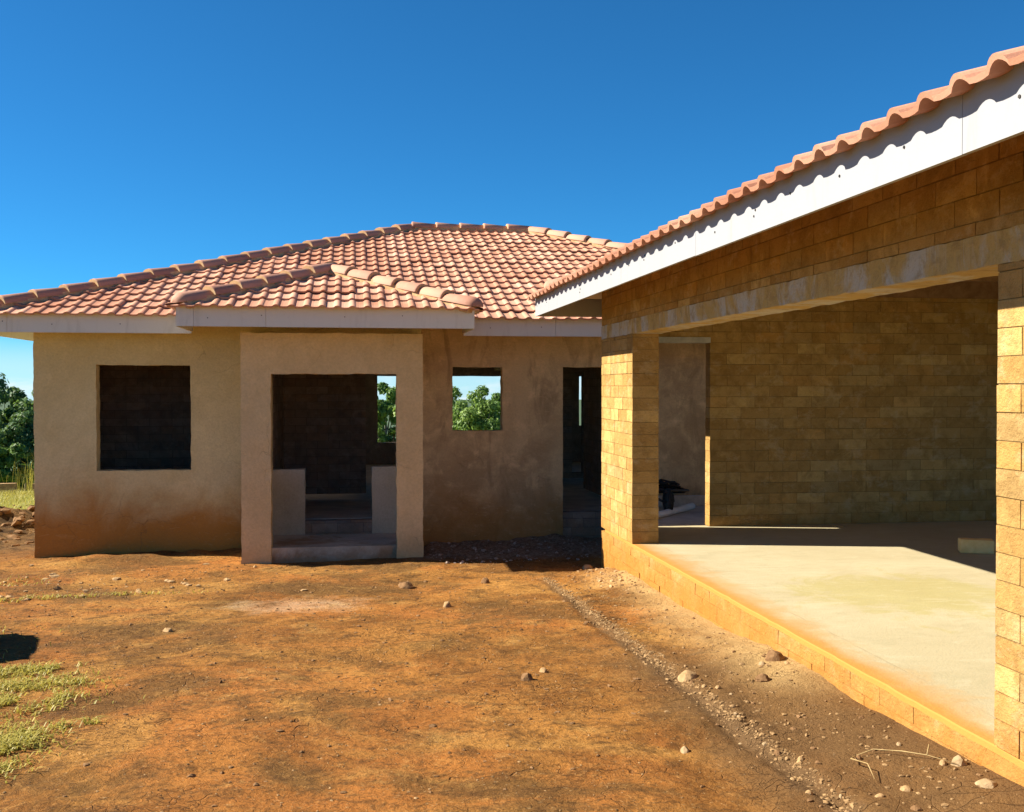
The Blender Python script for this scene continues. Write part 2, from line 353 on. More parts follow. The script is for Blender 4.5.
def blockwork(name, axis, t0, t1, u0, u1, z0, z1, mats, parent, holes=(), L=.335, H=.1215, seed=1, jit=.0014, gap=.0036, phase=0.0):
    """running-bond blockwork: every block a slightly uneven box proud of a recessed mortar core, all in one mesh"""
    rr = random.Random(seed); bm = bmesh.new(); lay = bm.loops.layers.color.new('tone')
    def put(a, b, c, d, ins, mi, tone):
        j = (lambda: rr.uniform(-jit, jit)) if mi == 0 else (lambda: 0)
        T0, T1 = t0 + ins, t1 - ins
        ja, jb = (j(), j())
        if axis == 'x': vs = box(bm, a, b, T0+ja, T1+jb, c, d, mi, tone, lay)
        else: vs = box(bm, T0+ja, T1+jb, a, b, c, d, mi, tone, lay)
        if mi == 0:
            for v in vs: v.co += Vector((j()*.8, j()*.8, j()*.8))
    row0 = int(math.floor(z0/H + 1e-6)); row1 = int(math.ceil(z1/H - 1e-6))
    for r in range(row0, row1):
        a0, a1 = max(z0, r*H), min(z1, (r+1)*H)
        if a1 - a0 < .02: continue
        zc = (a0+a1)/2
        segs = [(u0, u1)]
        for h in holes:
            if h[2] < zc < h[3]:
                new = []
                for s in segs:
                    if h[1] <= s[0] or h[0] >= s[1]: new.append(s); continue
                    if s[0] < h[0]: new.append((s[0], h[0]))
                    if s[1] > h[1]: new.append((h[1], s[1]))
                segs = new
        rowt = rr.uniform(-.16, .16)
        for s0, s1 in segs:
            put(s0+.003, s1-.003, a0, a1 - (.012 if r == row1-1 else 0), .0048, 1, .5)
            off = phase + (L/2 if r % 2 else 0); k0 = math.floor((s0-off)/L)
            cuts = [s0] + [q for q in (off + (k0+k)*L + rr.uniform(-.006, .006) for k in range(int((s1-s0)/L) + 3)) if s0 + .06 < q < s1 - .06] + [s1]
            for b0, b1 in zip(cuts, cuts[1:]):
                tone = (min(1, max(0, rr.gauss(.5, .24)+rowt)), rr.random(), rr.random(), 1)
                put(b0 + (gap if b0 > s0 else rr.uniform(-.001, .002)), b1 - (gap if b1 < s1 else rr.uniform(-.001, .002)), a0+gap*rr.uniform(.5, 1.2), a1-gap*rr.uniform(.5, 1.2), 0, 0, tone)
    return obj(name, bm, mats, parent)

# ------------------------------------------------------------------ roofs
FINE = (0, .18, .36, .50, .57, .64, .72, .80, .88, .95)
COARSE = (0, .35, .55, .77, .92)
EXPO = .325
def prof(p, sc=1.0):
    if p < .5: return -.006*math.sin(math.pi*p/.5)
    return .033*math.sin(math.pi*(p-.5)/.5)**.8
def tile_plane(bm, lay, P0, u, v, pitch, L, run, l=1.0, r=1.0, fine=True, seed=0, W=.172, sc=.62):
    """one slope of profiled tiles. P0: left eave corner (seen from outside, u to the right), v: horizontal direction up the slope"""
    rr = random.Random(seed)
    P0 = Vector(P0); u = Vector(u); v = Vector(v); sp, cp = math.sin(pitch), math.cos(pitch)
    up = v*cp + Vector((0,0,sp)); nrm = (Vector((0,0,cp)) - v*sp)
    S = run/cp; rows = int(math.ceil(S/EXPO)); ph = FINE if fine else COARSE
    lo = min(0, l*run, ); hi = max(L, L - r*run)
    us = []
    k0, k1 = int(math.floor(lo/W))-1, int(math.ceil(hi/W))+1
    for k in range(k0, k1):
        us += [(k+p)*W for p in ph]
    tones = {}
    for j in range(rows):
        s0, s1 = j*EXPO - (.05 if j == 0 else 0), min(S, (j+1)*EXPO + .02)
        d0, d1 = max(0, s0)*cp, min(run, s1*cp)
        lim0, lim1 = (l*d0, L - r*d0), (l*d1, L - r*d1)
        a, b = min(lim0[0], lim1[0]), max(lim0[1], lim1[1])
        if b <= a: continue
        sel = [a] + [x for x in us if a < x < b] + [b]
        prev = None
        for x in sel:
            tk = (int(math.floor(x/(2*W))), j)
            if tk not in tones: tones[tk] = (min(1, max(0, rr.gauss(.5, .27))), rr.uniform(-.006, .006))
            h = sc*prof((x/W) % 1) + tones[tk][1]
            xa = min(max(x, lim0[0]), lim0[1]); xb = min(max(x, lim1[0]), lim1[1])
            q0 = P0 + u*xa + up*s0 + nrm*(.030 + h); q1 = P0 + u*xb + up*s1 + nrm*(.002 + h)
            ql = P0 + u*xa + up*(s0+.002) + nrm*(.030 + h - .022)
            qu = P0 + u*xb + up*s1 + nrm*(-.02 + h)
            cur = (bm.verts.new(ql), bm.verts.new(q0), bm.verts.new(q1), bm.verts.new(qu))
            if prev is not None:
                t = tones[(int(math.floor((x-1e-4)/(2*W))), j)][0]
                for f in ((prev[0], cur[0], cur[1], prev[1]), (prev[1], cur[1], cur[2], prev[2]), (prev[0], prev[3], cur[3], cur[0])):
                    try: fc = bm.faces.new(f)
                    except ValueError: continue
                    for lp in fc.loops: lp[lay] = (t, t, t, 1)
            prev = cur
def hip_roof(name, x0, x1, y0, y1, z, pitch, parent, front_fine='S', W=.172, sc=.62):
    bm = bmesh.new(); lay = bm.loops.layers.color.new('tone')
    lx, ly = x1-x0, y1-y0; run = min(lx, ly)/2
    tile_plane(bm, lay, (x0,y0,z), (1,0,0), (0,1,0), pitch, lx, run, 1, 1, 'S' in front_fine, 1, W, sc)
    tile_plane(bm, lay, (x1,y1,z), (-1,0,0), (0,-1,0), pitch, lx, run, 1, 1, 'N' in front_fine, 2, W, sc)
    tile_plane(bm, lay, (x0,y1,z), (0,-1,0), (1,0,0), pitch, ly, run, 1, 1, 'W' in front_fine, 3, W, sc)
    tile_plane(bm, lay, (x1,y0,z), (0,1,0), (-1,0,0), pitch, ly, run, 1, 1, 'E' in front_fine, 4, W, sc)
    o = obj(name, bm, M['tile'], parent)
    zt = z + run*math.tan(pitch)
    if lx >= ly: A, B = Vector((x0+run, (y0+y1)/2, zt)), Vector((x1-run, (y0+y1)/2, zt)); cs = ((x0,y0,A),(x0,y1,A),(x1,y0,B),(x1,y1,B))
    else: A, B = Vector(((x0+x1)/2, y0+run, zt)), Vector(((x0+x1)/2, y1-run, zt)); cs = ((x0,y0,A),(x1,y0,A),(x0,y1,B),(x1,y1,B))
    # felt under the tiles
    bm = bmesh.new(); dn = Vector((0, 0, -.034)); c4 = [bm.verts.new(Vector((a, b, z + .12*math.tan(pitch))) + dn) for a, b in ((x0+.12,y0+.12),(x1-.12,y0+.12),(x1-.12,y1-.12),(x0+.12,y1-.12))]; va, vb = bm.verts.new(A+dn), bm.verts.new(B+dn)
    for f in (((c4[0],c4[1],vb,va),(c4[1],c4[2],vb),(c4[2],c4[3],va,vb),(c4[3],c4[0],va)) if lx >= ly else ((c4[0],c4[1],va),(c4[1],c4[2],vb,va),(c4[2],c4[3],vb),(c4[3],c4[0],va,vb))): bm.faces.new(f)
    obj('roof_felt', bm, M['felt'], o)
    return o, [(Vector((cx, cy, z)), E) for cx, cy, E in cs], (A, B)
def ridge_mesh(end=False):
    bm = bmesh.new(); n = 10; Lc = .47
    rings = []
    st = [(0, .118, 1), (.03, .121, 1), (.06, .116, 1), (Lc, .098, 1)]
    if end: st = [(-.09, .03, .4), (-.075, .07, .8), (-.04, .10, .95), (0, .115, 1), (.06, .116, 1), (Lc, .098, 1)]
    for y, r, sq in st:
        rings.append([bm.verts.new((r*math.cos(math.pi*k/n)*1.12, y, r*math.sin(math.pi*k/n)*.92 - .015)) for k in range(n+1)])
    for a, b in zip(rings, rings[1:]):
        for k in range(n): bm.faces.new((a[k], a[k+1], b[k+1], b[k]))
    f = bm.faces.new(rings[0]); f.material_index = 1 if not end else 0
    f = bm.faces.new(rings[-1][::-1]); f.material_index = 1
    bmesh.ops.recalc_face_normals(bm, faces=bm.faces)
    me = bpy.data.meshes.new('ridge_tile'); bm.to_mesh(me); bm.free()
    me.polygons.foreach_set('use_smooth', [len(p.vertices) == 4 for p in me.polygons])
    me.materials.append(M['ridge']); me.materials.append(M['bedding'])
    return me
RIDGE, RIDGE_END = ridge_mesh(), ridge_mesh(True)
rr_ = random.Random(5)
def ridge_line(roof, p, q, lift=.035, end=True, sp=.43):
    root = root_of(roof).location
    d = q - p; n = max(1, int(round(d.length/sp))); s = d.length/n; d.normalize()
    side = d.cross(Vector((0,0,1))).normalized(); nz = side.cross(d)
    for i in range(n):
        o = bpy.data.objects.new('ridge_tile', RIDGE_END if (end and i == 0) else RIDGE); COL.objects.link(o)
        tilt = Matrix.Rotation(R(-2.2 + rr_.uniform(-1.1, 1.1)), 4, 'X') @ Matrix.Rotation(R(rr_.uniform(-2.2, 2.2)), 4, 'Z')
        m = Matrix.Identity(4)
        for k in range(3): m[k][0], m[k][1], m[k][2] = side[k], d[k], nz[k]
        o.parent = roof
        o.matrix_local = Matrix.Translation(p + d*(i*s) + nz*(lift + .012 + rr_.uniform(-.004, .004)) - root) @ m @ tilt
    # sandy bedding under the caps
    return (p, q, side, nz)
def bedding(roof, lines):
    bm = bmesh.new()
    for p, q, side, nz in lines:
        n = max(2, int((q-p).length/.12)); rows = []
        for i in range(n+1):
            c = p + (q-p)*(i/n); w = .125 + .02*noise.noise(c*6); h = .045 + .012*noise.noise(c*9)
            rows.append([bm.verts.new(c + side*w*a + nz*b) for a, b in ((-1, -.055), (-.85, h), (.85, h), (1, -.055))])
        for a, b in zip(rows, rows[1:]):
            for k in range(3): bm.faces.new((a[k], a[k+1], b[k+1], b[k]))
        bm.faces.new(rows[0]); bm.faces.new(rows[-1][::-1])
    return obj('ridge_bedding', bm, M['bedding'], roof)
def fascia(name, axis, t0, t1, u0, u1, z0, z1, m, parent, joints, nails=.9, out=-1):
    bm = bmesh.new(); ks = [u0, *joints, u1]
    for a, b in zip(ks, ks[1:]):
        dz = rr_.uniform(-.003, .003)
        if axis == 'x': box(bm, a+.0015, b-.0015, t0, t1, z0+dz, z1)
        else: box(bm, t0, t1, a+.0015, b-.0015, z0+dz, z1)
    o = obj(name, bm, m, parent)
    u = u0 + .35
    while u < u1 - .1:
        z = z0 + (z1-z0)*rr_.uniform(.4, .62); t = (t0 if out < 0 else t1)
        for kk in range(rr_.choice((1, 1, 2))):
            uu = u + kk*.02; zz = z - kk*.03
            c = Vector((uu, t, zz)) if axis == 'x' else Vector((t, uu, zz))
            nn = Vector((0, out, 0)) if axis == 'x' else Vector((out, 0, 0))
            bm = bmesh.new(); tube(bm, [c - nn*.002, c + nn*.0035], .0065, 7); obj('nail_head', bm, M['black_metal'], o)
        u += nails*rr_.uniform(.7, 1.25)
    return o

PITCH = R(19.2)
TP = math.tan(PITCH)
# ------------------------------------------------------------------ the house
house = thing('house', 'long unfinished single-storey house of tan and brown plaster under a hipped terracotta tile roof', 'house', (2.0, 18.5, -.55))
FY, RY = 14.1, 24.1
WT = 2.55
wall('front_wall', 'x', FY, FY+.2, -3.97, .95, -.95, WT, M['plaster'], house, [(-3.212, -2.044, .49, 1.85), (-1.02, .75, -.95, 1.86)])['label'] = 'smooth tan plastered wall with one square window hole'
wall('front_wall', 'x', FY+.004, FY+.2, .9535, 8.3, -.95, WT, M['rough_plaster'], house, [(1.365, 2.045, .978, 1.837), (2.882, 3.78, -.95, 1.842)])['label'] = 'rough brown plastered wall with small window and door hole'
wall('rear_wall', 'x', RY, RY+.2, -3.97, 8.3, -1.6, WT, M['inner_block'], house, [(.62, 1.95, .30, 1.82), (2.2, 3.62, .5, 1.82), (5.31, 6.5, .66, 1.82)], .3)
wall('side_wall', 'y', -3.97, -3.77, FY+.2, RY, -1.6, WT, M['plaster'], house, [(17.2, 20.6, .2, 1.85)], .25)  # unseen opening, enlarged to let sun brighten the rooms
wall('side_wall', 'y', 8.1, 8.3, FY+.2, RY, -1.6, WT, M['plaster'], house, [(14.7, 17.6, -.2, 1.9), (18.6, 20.6, .3, 1.85)], .25)  # unseen openings, the large one added to let sky light indoors
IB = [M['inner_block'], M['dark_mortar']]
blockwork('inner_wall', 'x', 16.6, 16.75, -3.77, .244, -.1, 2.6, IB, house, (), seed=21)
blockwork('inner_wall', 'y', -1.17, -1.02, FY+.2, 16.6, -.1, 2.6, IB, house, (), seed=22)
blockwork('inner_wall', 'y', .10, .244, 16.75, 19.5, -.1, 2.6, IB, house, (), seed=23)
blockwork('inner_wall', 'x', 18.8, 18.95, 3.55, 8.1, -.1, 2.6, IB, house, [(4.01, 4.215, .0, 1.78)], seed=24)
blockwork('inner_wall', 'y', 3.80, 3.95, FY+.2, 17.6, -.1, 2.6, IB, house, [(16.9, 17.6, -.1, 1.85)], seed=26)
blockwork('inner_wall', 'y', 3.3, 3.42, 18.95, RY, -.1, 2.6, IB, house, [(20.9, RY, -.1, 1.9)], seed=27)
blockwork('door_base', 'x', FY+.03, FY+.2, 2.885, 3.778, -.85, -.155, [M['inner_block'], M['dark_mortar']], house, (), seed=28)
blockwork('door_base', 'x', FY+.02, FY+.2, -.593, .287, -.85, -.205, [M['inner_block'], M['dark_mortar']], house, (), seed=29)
for a, b, t in ((-1.018, -.593, .478), (.287, .749, .505)):
    wall('half_wall', 'x', FY+.005, FY+.2, a, b, -.85, t, M['smooth_plaster'], house)
bm = bmesh.new(); box(bm, -3.77, 8.1, FY+.2, RY, -.9, -.2); obj('floor_slab', bm, M['slab'], house)
# porch standing in front: floor with two pillars and a beam across them
bm = bmesh.new(); box(bm, -.944, .564, 12.99, FY, -.95, -.385); box(bm, -1.2, -.944, 13.16, FY, -.95, -.385); box(bm, .564, .8, 13.16, FY, -.95, -.385)
porch = obj('porch_floor', bm, mat_plaster('porch_concrete', (.52, .46, .36), (.42, .37, .285), (.27, .16, .07), -.56, -.34, .6, .8), house)
wall('pillar', 'x', 12.93, 13.16, -1.294, -.944, -1.0, 2.22, M['porch_plaster'], porch)
wall('pillar', 'x', 12.93, 13.16, .564, .887, -1.0, 2.22, M['porch_plaster'], porch)
wall('porch_beam', 'x', 12.93, 13.16, -.944, .564, 1.727, 2.22, M['porch_plaster'], porch)
wall('porch_beam', 'y', -1.29, -1.06, 13.16, FY, 1.73, 2.22, M['porch_plaster'], porch)
wall('porch_beam', 'y', .65, .885, 13.16, FY, 1.73, 2.22, M['porch_plaster'], porch)
# low walls closing the porch sides
wall('half_wall', 'y', -1.29, -1.06, 13.16, FY, -1.0, .55, M['porch_plaster'], porch)
# roof
EZ = 2.447
roof, hips, (ra, rb) = hip_roof('roof', -4.55, 8.94, 13.46, 24.78, EZ, PITCH, house, 'SW')
ln = [ridge_line(roof, p, q) for p, q in hips] + [ridge_line(roof, ra, rb, end=False)]
bedding(roof, ln)
PE = 2.475
px0, px1, py0 = -1.99, 1.50, 12.28
bm = bmesh.new(); lay = bm.loops.layers.color.new('tone'); prun = (px1-px0)/2
tile_plane(bm, lay, (px0,py0,PE), (1,0,0), (0,1,0), PITCH, px1-px0, prun, 1, 1, True, 31)
sl = 13.46 - py0 + .35
tile_plane(bm, lay, (px0,py0+sl,PE), (0,-1,0), (1,0,0), PITCH, sl, prun, -1, 1, True, 32)
tile_plane(bm, lay, (px1,py0,PE), (0,1,0), (-1,0,0), PITCH, sl, prun, 1, -1, True, 33)
proof = obj('porch_roof', bm, M['tile'], house)
apex = Vector(((px0+px1)/2, py0+prun, PE+prun*TP))
ln = [ridge_line(proof, Vector((px0,py0,PE)).lerp(apex, .055), apex), ridge_line(proof, Vector((px1,py0,PE)).lerp(apex, .03), apex), ridge_line(proof, apex, apex+Vector((0,1.45,0)), end=False)]
bedding(proof, ln)
FG = M['fascia_grey']
fascia('fascia_board', 'x', 13.5, 13.522, -4.5, px0+.05, 2.232, EZ+.02, FG, house, (-4.1,), .8)
fascia('fascia_board', 'x', 13.5, 13.522, px1-.05, 8.88, 2.232, EZ+.02, FG, house, (2.66, 4.9, 6.9), .8)
fascia('fascia_board', 'y', -4.522, -4.5, 13.5, 24.72, 2.232, EZ+.02, FG, house, (16, 19, 22), 2)
fascia('fascia_board', 'y', 8.88, 8.902, 13.5, 24.72, 2.232, EZ+.02, FG, house, (16, 19, 22), 2, 1)
fascia('fascia_board', 'x', 24.72, 24.742, -4.5, 8.88, 2.232, EZ+.02, FG, house, (-1, 3, 6), 2, 1)
fascia('porch_fascia', 'x', 12.325, 12.347, px0+.045, px1-.045, 2.258, PE+.02, FG, house, (px0+.24, -.95), .8)
fascia('porch_fascia', 'y', px0+.045, px0+.067, 12.347, 13.5, 2.258, PE+.02, FG, house, (), .8)
fascia('porch_fascia', 'y', px1-.067, px1-.045, 12.347, 13.5, 2.258, PE+.02, FG, house, (), .8, 1)
# rafter feet under the left eave and porch
for x in (-3.6, -2.7, 2.0, 2.9, 3.8):
    bm = bmesh.new(); vs = box(bm, x, x+.04, 13.53, 14.6, 2.30, 2.42)
    for v in vs:
        if v.co.y > 14: v.co.z += .36
    obj('rafter', bm, M['timber'], house)

# ------------------------------------------------------------------ the garage
garage = thing('garage', 'open-fronted garage of bare yellow blocks with white fascia and raised concrete floor', 'garage', (5.9, 7.2, -.35))
GX, GT = 2.78, .272
BM = [M['block'], M['mortar']]
blockwork('front_pillar', 'y', GX, GX+GT, 10.155, 11.45, .0, 2.10, BM, garage, (), seed=2, phase=10.03)
blockwork('front_pillar', 'y', GX, GX+GT, 2.93, 4.19, .0, 2.10, BM, garage, (), seed=3, phase=4.02)
wall('lintel', 'y', GX-.002, GX+GT, 2.93, 11.452, 2.10, 2.245, M['lintel'], garage, (), .06, .005, .006)
blockwork('upper_wall', 'y', GX, GX+GT, 2.93, 11.45, 2.246, 2.74, BM, garage, (), seed=4)
blockwork('base_wall', 'y', GX, GX+.22, 2.93, 11.45, -.97, -.032, BM, garage, (), seed=5, gap=.0016, jit=.003)
blockwork('back_wall', 'x', 11.30, 11.45, GX+GT, 9.05, .0, 2.60, BM, garage, [(3.06, 3.99, 0, 2.06)], seed=6, jit=.0014, gap=.0034)['label'] = 'bare block wall across the back of the bay with a doorway'
blockwork('side_wall', 'x', 2.93, 3.08, GX+GT, 9.05, .0, 2.60, BM, garage, [(3.3, 8.8, 0, 2.48)], seed=7)  # unseen wall, wide opening added to throw light on the back wall
blockwork('side_wall', 'y', 9.05, 9.2, 2.93, 11.45, .0, 2.60, BM, garage, [(3.3, 7.2, 0, 2.48), (7.6, 10.9, 0, 2.48)], seed=8)  # unseen wall, openings added to brighten the bay
bm = bmesh.new(); box(bm, 3.03, 3.992, 11.29, 11.44, 2.062, 2.125); obj('door_lintel', bm, M['plank'], garage)
us, vs_ = splits(GX+.22, 9.05, .25), splits(3.08, 11.30, .25)
ysl = splits(2.94, 11.298, .06); xsl = splits(GX+.004, 9.05, 9)
bm = bmesh.new(); box(bm, GX+.222, 9.05, 2.94, 11.298, -.9, -.04); box(bm, GX+.222, 9.05, 11.30, 11.44, -.9, -.004)
pr = None
for yv in ysl:
    e = .010*noise.noise(Vector((0, yv*3, 4))) + .007*noise.noise(Vector((0, yv*11, 1))); ins = GX + .004 + max(-.002, e)
    row = [bm.verts.new(p) for p in ((ins-.001, yv, -.034), (ins, yv, -.008), (ins+.006, yv, -.002), (GX+.06, yv, 0), (9.05, yv, 0))]
    if pr:
        for k in range(4): bm.faces.new((pr[k], pr[k+1], row[k+1], row[k]))
    pr = row
obj('floor_slab', bm, M['floor'], garage)
for yy in (11.30, 2.98):
    bm = bmesh.new(); box(bm, 3.06, 9.05, yy, yy+.1, 2.60, 2.82); obj('wall_plate', bm, M['timber'], garage)
GE = 2.584
gx0, gx1, gy0, gy1 = 2.092, 9.85, 2.2, 12.06
groof, hips, (ra, rb) = hip_roof('roof', gx0, gx1, gy0, gy1, GE, PITCH, garage, 'WN', .215, 1.0)
ln = [ridge_line(groof, p.lerp(q, .05), q, end=False) for p, q in hips] + [ridge_line(groof, ra, rb, end=False)]
bedding(groof, ln)
FW = M['fascia_white']
fascia('fascia_board', 'y', 2.128, 2.150, 2.3, 12.02, 2.385, GE+.035, FW, garage, (3.42, 6.3, 8.12), .62)
fascia('fascia_board', 'x', 12.0, 12.022, 2.152, 9.75, 2.385, GE+.035, FW, garage, (4.2, 7), 2, 1)
fascia('fascia_board', 'x', 2.3, 2.322, 2.152, 9.75, 2.385, GE+.035, FW, garage, (4.2, 7), 2)
fascia('fascia_board', 'y', 9.752, 9.774, 2.3, 12.02, 2.385, GE+.035, FW, garage, (5, 8), 2, 1)
y = 3.0
while y < 12:
    bm = bmesh.new()
    x1 = 5.9 if y < 11.9 else 3.2
    rz = lambda x: GE - .045 + (x - gx0)*TP
    for s in (0,):
        vs = [bm.verts.new(p) for p in ((2.16,y,rz(2.16)-.12),(2.16,y+.045,rz(2.16)-.12),(2.16,y+.045,rz(2.16)-.005),(2.16,y,rz(2.16)-.005),(x1,y,rz(x1)-.12),(x1,y+.045,rz(x1)-.12),(x1,y+.045,rz(x1)-.005),(x1,y,rz(x1)-.005))]
        if not (y > 8.3):
            pass
        for f in ((0,1,2,3),(4,7,6,5),(0,4,5,1),(1,5,6,2),(2,6,7,3),(3,7,4,0)): bm.faces.new([vs[i] for i in f])
    # hips shorten the outer rafters
    lim = min(y - gy0, gy1 - y)
    for v in bm.verts:
        if v.co.x > gx0 + lim - .1: 
            dx = v.co.x - max(2.2, gx0 + lim - .1); v.co.x -= dx; v.co.z -= dx*TP
    obj('rafter', bm, M['timber'], garage)
    y += .86
for yy in (4.6, 6.4, 8.2, 10.0):
    bm = bmesh.new(); box(bm, 3.06, 9.05, yy, yy+.045, 2.66, 2.78); obj('tie_beam', bm, M['timber'], garage)

# ------------------------------------------------------------------ ground
def smooth(a, b, t):
    t = min(1, max(0, (t-a)/(b-a))); return t*t*(3-2*t)
def far_drop(d):
    ks = ((0, 0), (6, .5), (20, 5.5), (45, 12), (120, 24), (400, 45), (1600, 72), (6000, 74))
    for (a, za), (b, zb) in zip(ks, ks[1:]):
        if d < b: return za + (zb-za)*(d-a)/(b-a)
    return 74
def ground_z(x, y):
    z = -.16 - .041*(y-4) + .009*(x-2.78)
    xl, yl = max(-14, min(14, x)), max(-8, min(31, y))
    z = -.16 - .041*(yl-4) + .009*(xl-2.78)
    d = math.hypot(max(0, y-31, -y-12), max(0, -x-14, x-16))
    z -= far_drop(d)
    if d > 40: z += (noise.noise(Vector((x*.006, y*.006, 3)))*6 + noise.noise(Vector((x*.02, y*.02, 1)))*2)*min(1, (d-40)/150)
    if -10 < x < 6 and 1 < y < 20:
        p = Vector((x, y, 0))
        w = 1.0
        z += .028*noise.noise(p*.9) + .014*noise.noise(p*2.7) + .008*noise.noise(p*7)
        cr = max(0, .15 + noise.noise(p*.8 + Vector((4, 2, 0))))
        z += cr*(.012*noise.noise(p*13) + .010*abs(noise.noise(p*24)))
        # drip line: a shallow trench with its washed-out bank on the garage side
        if y < 11.4:
            k = smooth(11.3, 9.5, y); xc = 2.0 + .03*math.sin(y*2.1) + .04*noise.noise(Vector((0, y*1.3, 5)))
            z += k*(-.024*(1+.8*noise.noise(p*3))*math.exp(-((x-xc)/.05)**2) + .016*math.exp(-((x-xc-.12)/.10)**2)*(1+1.2*noise.noise(p*8)))
            z += smooth(xc+.1, 2.78, x)*.05*k
        # spilt sand against the base
        z += .035*math.exp(-((x-2.72)/.33)**2 - ((y-6.5)/.9)**2)*(1+.6*noise.noise(p*5)) + .07*math.exp(-((x-2.75)/.25)**2 - ((y-10.4)/.8)**2)*(1+.6*noise.noise(p*4))
        # rubble heap along the rough wall
        if y > 12.2 and .8 < x < 4: z += .075*smooth(12.7, 14.0, y)*smooth(.85, 1.1, x)*(1 + .9*noise.noise(p*2.3) + .5*noise.noise(p*7))
        # loose earth at the left wall and the dug heap beside the corner
        z += .05*math.exp(-((y-13.9)/.35)**2)*smooth(-4.3, -3, x)*smooth(-.9, -1.3, x)*(1+noise.noise(p*3))
        z += .42*math.exp(-((x+5.8)/1.3)**2 - ((y-18.0)/1.5)**2)*(1 + .5*noise.noise(p*2) + .3*noise.noise(p*6))
        z += .05*noise.noise(p*2.2)*smooth(-2.6, -3.4, x)
    return z
def axis_vals(a, b, step, lo, hi):
    out = list(np.arange(a, b+1e-6, step)); s = step; v = b
    while v < hi: s *= 1.16; v += s; out.append(v)
    s = step; v = a; pre = []
    while v > lo: s *= 1.16; v -= s; pre.append(v)
    return pre[::-1] + out
xs = axis_vals(-3.6, 3.0, .028, -4500, 4500); ys = axis_vals(3.6, 14.2, .031, -2500, 6000)
verts = [(x, y, ground_z(x, y)) for y in ys for x in xs]
nx = len(xs)
faces = [(j*nx+i, j*nx+i+1, (j+1)*nx+i+1, (j+1)*nx+i) for j in range(len(ys)-1) for i in range(nx-1)]
me = bpy.data.meshes.new('ground'); me.from_pydata(verts, [], faces)
tag(link_mesh('ground', me, M['ground'], None, True), kind='structure')
bm = bmesh.new(); box(bm, 3.5, 8.9, 11.455, FY-.004, -.9, -.03); tag(obj('path', bm, M['slab']), kind='structure')

# ------------------------------------------------------------------ loose stones and gravel
def rock(bm, c, r, rr, lvl=1, flat=.7):
    s = Vector((rr.uniform(.7, 1.35), rr.uniform(.7, 1.3), rr.uniform(.55, .9)*flat/.7)); sd = Vector((rr.uniform(-50, 50),)*3)
    rot = Matrix.Rotation(rr.uniform(0, 6.28), 3, 'Z') @ Matrix.Rotation(rr.uniform(-.4, .4), 3, 'X')
    for v in bmesh.ops.create_icosphere(bm, subdivisions=lvl, radius=1)['verts']:
        k = 1 + .28*noise.noise(v.co*1.3 + sd) + .14*noise.noise(v.co*3 + sd)
        p = v.co*k
        # knock flats on it, as on broken stone
        for dvec in ((.6, .3, .74), (-.7, .5, .5), (.2, -.9, .4), (-.3, -.5, .8), (.9, -.3, .2), (-.9, -.2, .3), (.1, .9, .3)):
            d = Vector(dvec).normalized(); t = p.dot(d) - .74
            if t > 0: p -= d*t*.75
        v.co = c + rot @ Vector((p.x*s.x, p.y*s.y, p.z*s.z))*r
def stone(label, x, y, r, m, group=None, lvl=3, name='stone', cat='stone'):
    bm = bmesh.new(); z = ground_z(x, y)
    rock(bm, Vector((x, y, z + r*.12)), r, rnd, lvl)
    o = obj(name, bm, M[m], None, False); base_at(o, (x, y, z)); return tag(o, label, cat, group)
stone('brown lump of stone lying alone in the middle of the yard, casting a dark shadow', 1.09, 6.46, .046, 'dark_stone')
stone('flat chalky stone just right of the brown lump in the middle of the yard', 1.24, 6.70, .032, 'stone')
stone('flat yellowish stone on the open yard, nearest the camera', 1.62, 4.93, .030, 'white_stone')
stone('pale rounded stone at the foot of the far garage corner', 2.62, 11.42, .06, 'white_stone')
stone('dark clod on the spilt sand, the left one of two near the garage base', 2.46, 6.01, .06, 'dark_stone')
stone('dark clod close against the garage base, the right one of two by the spilt sand', 2.68, 6.35, .065, 'dark_stone')
stone('broad yellow stone lying on the drip line gravel', 2.08, 6.28, .048, 'stone')
stone('pale stone with a dark underside close to the garage base beside the dry twig', 2.70, 4.33, .042, 'white_stone')
stone('whitish flat stone near the garage base at the bottom right of the yard', 2.66, 4.06, .035, 'white_stone')
stone('dark clod lying on bare earth in front of the porch pillar', .56, 10.62, .085, 'dark_stone')
stone('small dark clod between the porch and the far garage corner', 1.37, 10.68, .06, 'dark_stone')
stone('small brown stone near the powdery cement spill', .86, 9.40, .055, 'stone')
stone('greyish stone on the left part of the yard beyond the grass', -1.46, 8.77, .045, 'stone')
rs = random.Random(77)
for k in range(26):
    x, y = (2.04 + rs.gauss(.03, .05), rs.uniform(4.0, 6.6)) if k < 18 else (rs.uniform(2.2, 2.75), rs.uniform(3.9, 7.0))
    stone('small broken pale stone in the washed-out drip line' if k < 18 else 'small pale stone on the dark earth between drip line and garage base', x, y, rs.uniform(.010, .024), rs.choice(('stone', 'dark_stone', 'stone', 'white_stone')), 'stones along the drip line' if k < 18 else 'stones beside the garage base', 2)
_b = bmesh.new(); bmesh.ops.create_icosphere(_b, subdivisions=1, radius=1); _b.verts.ensure_lookup_table()
ICO_V = np.array([v.co[:] for v in _b.verts]); ICO_F = np.array([[v.index for v in f.verts] for f in _b.faces]); _b.free()
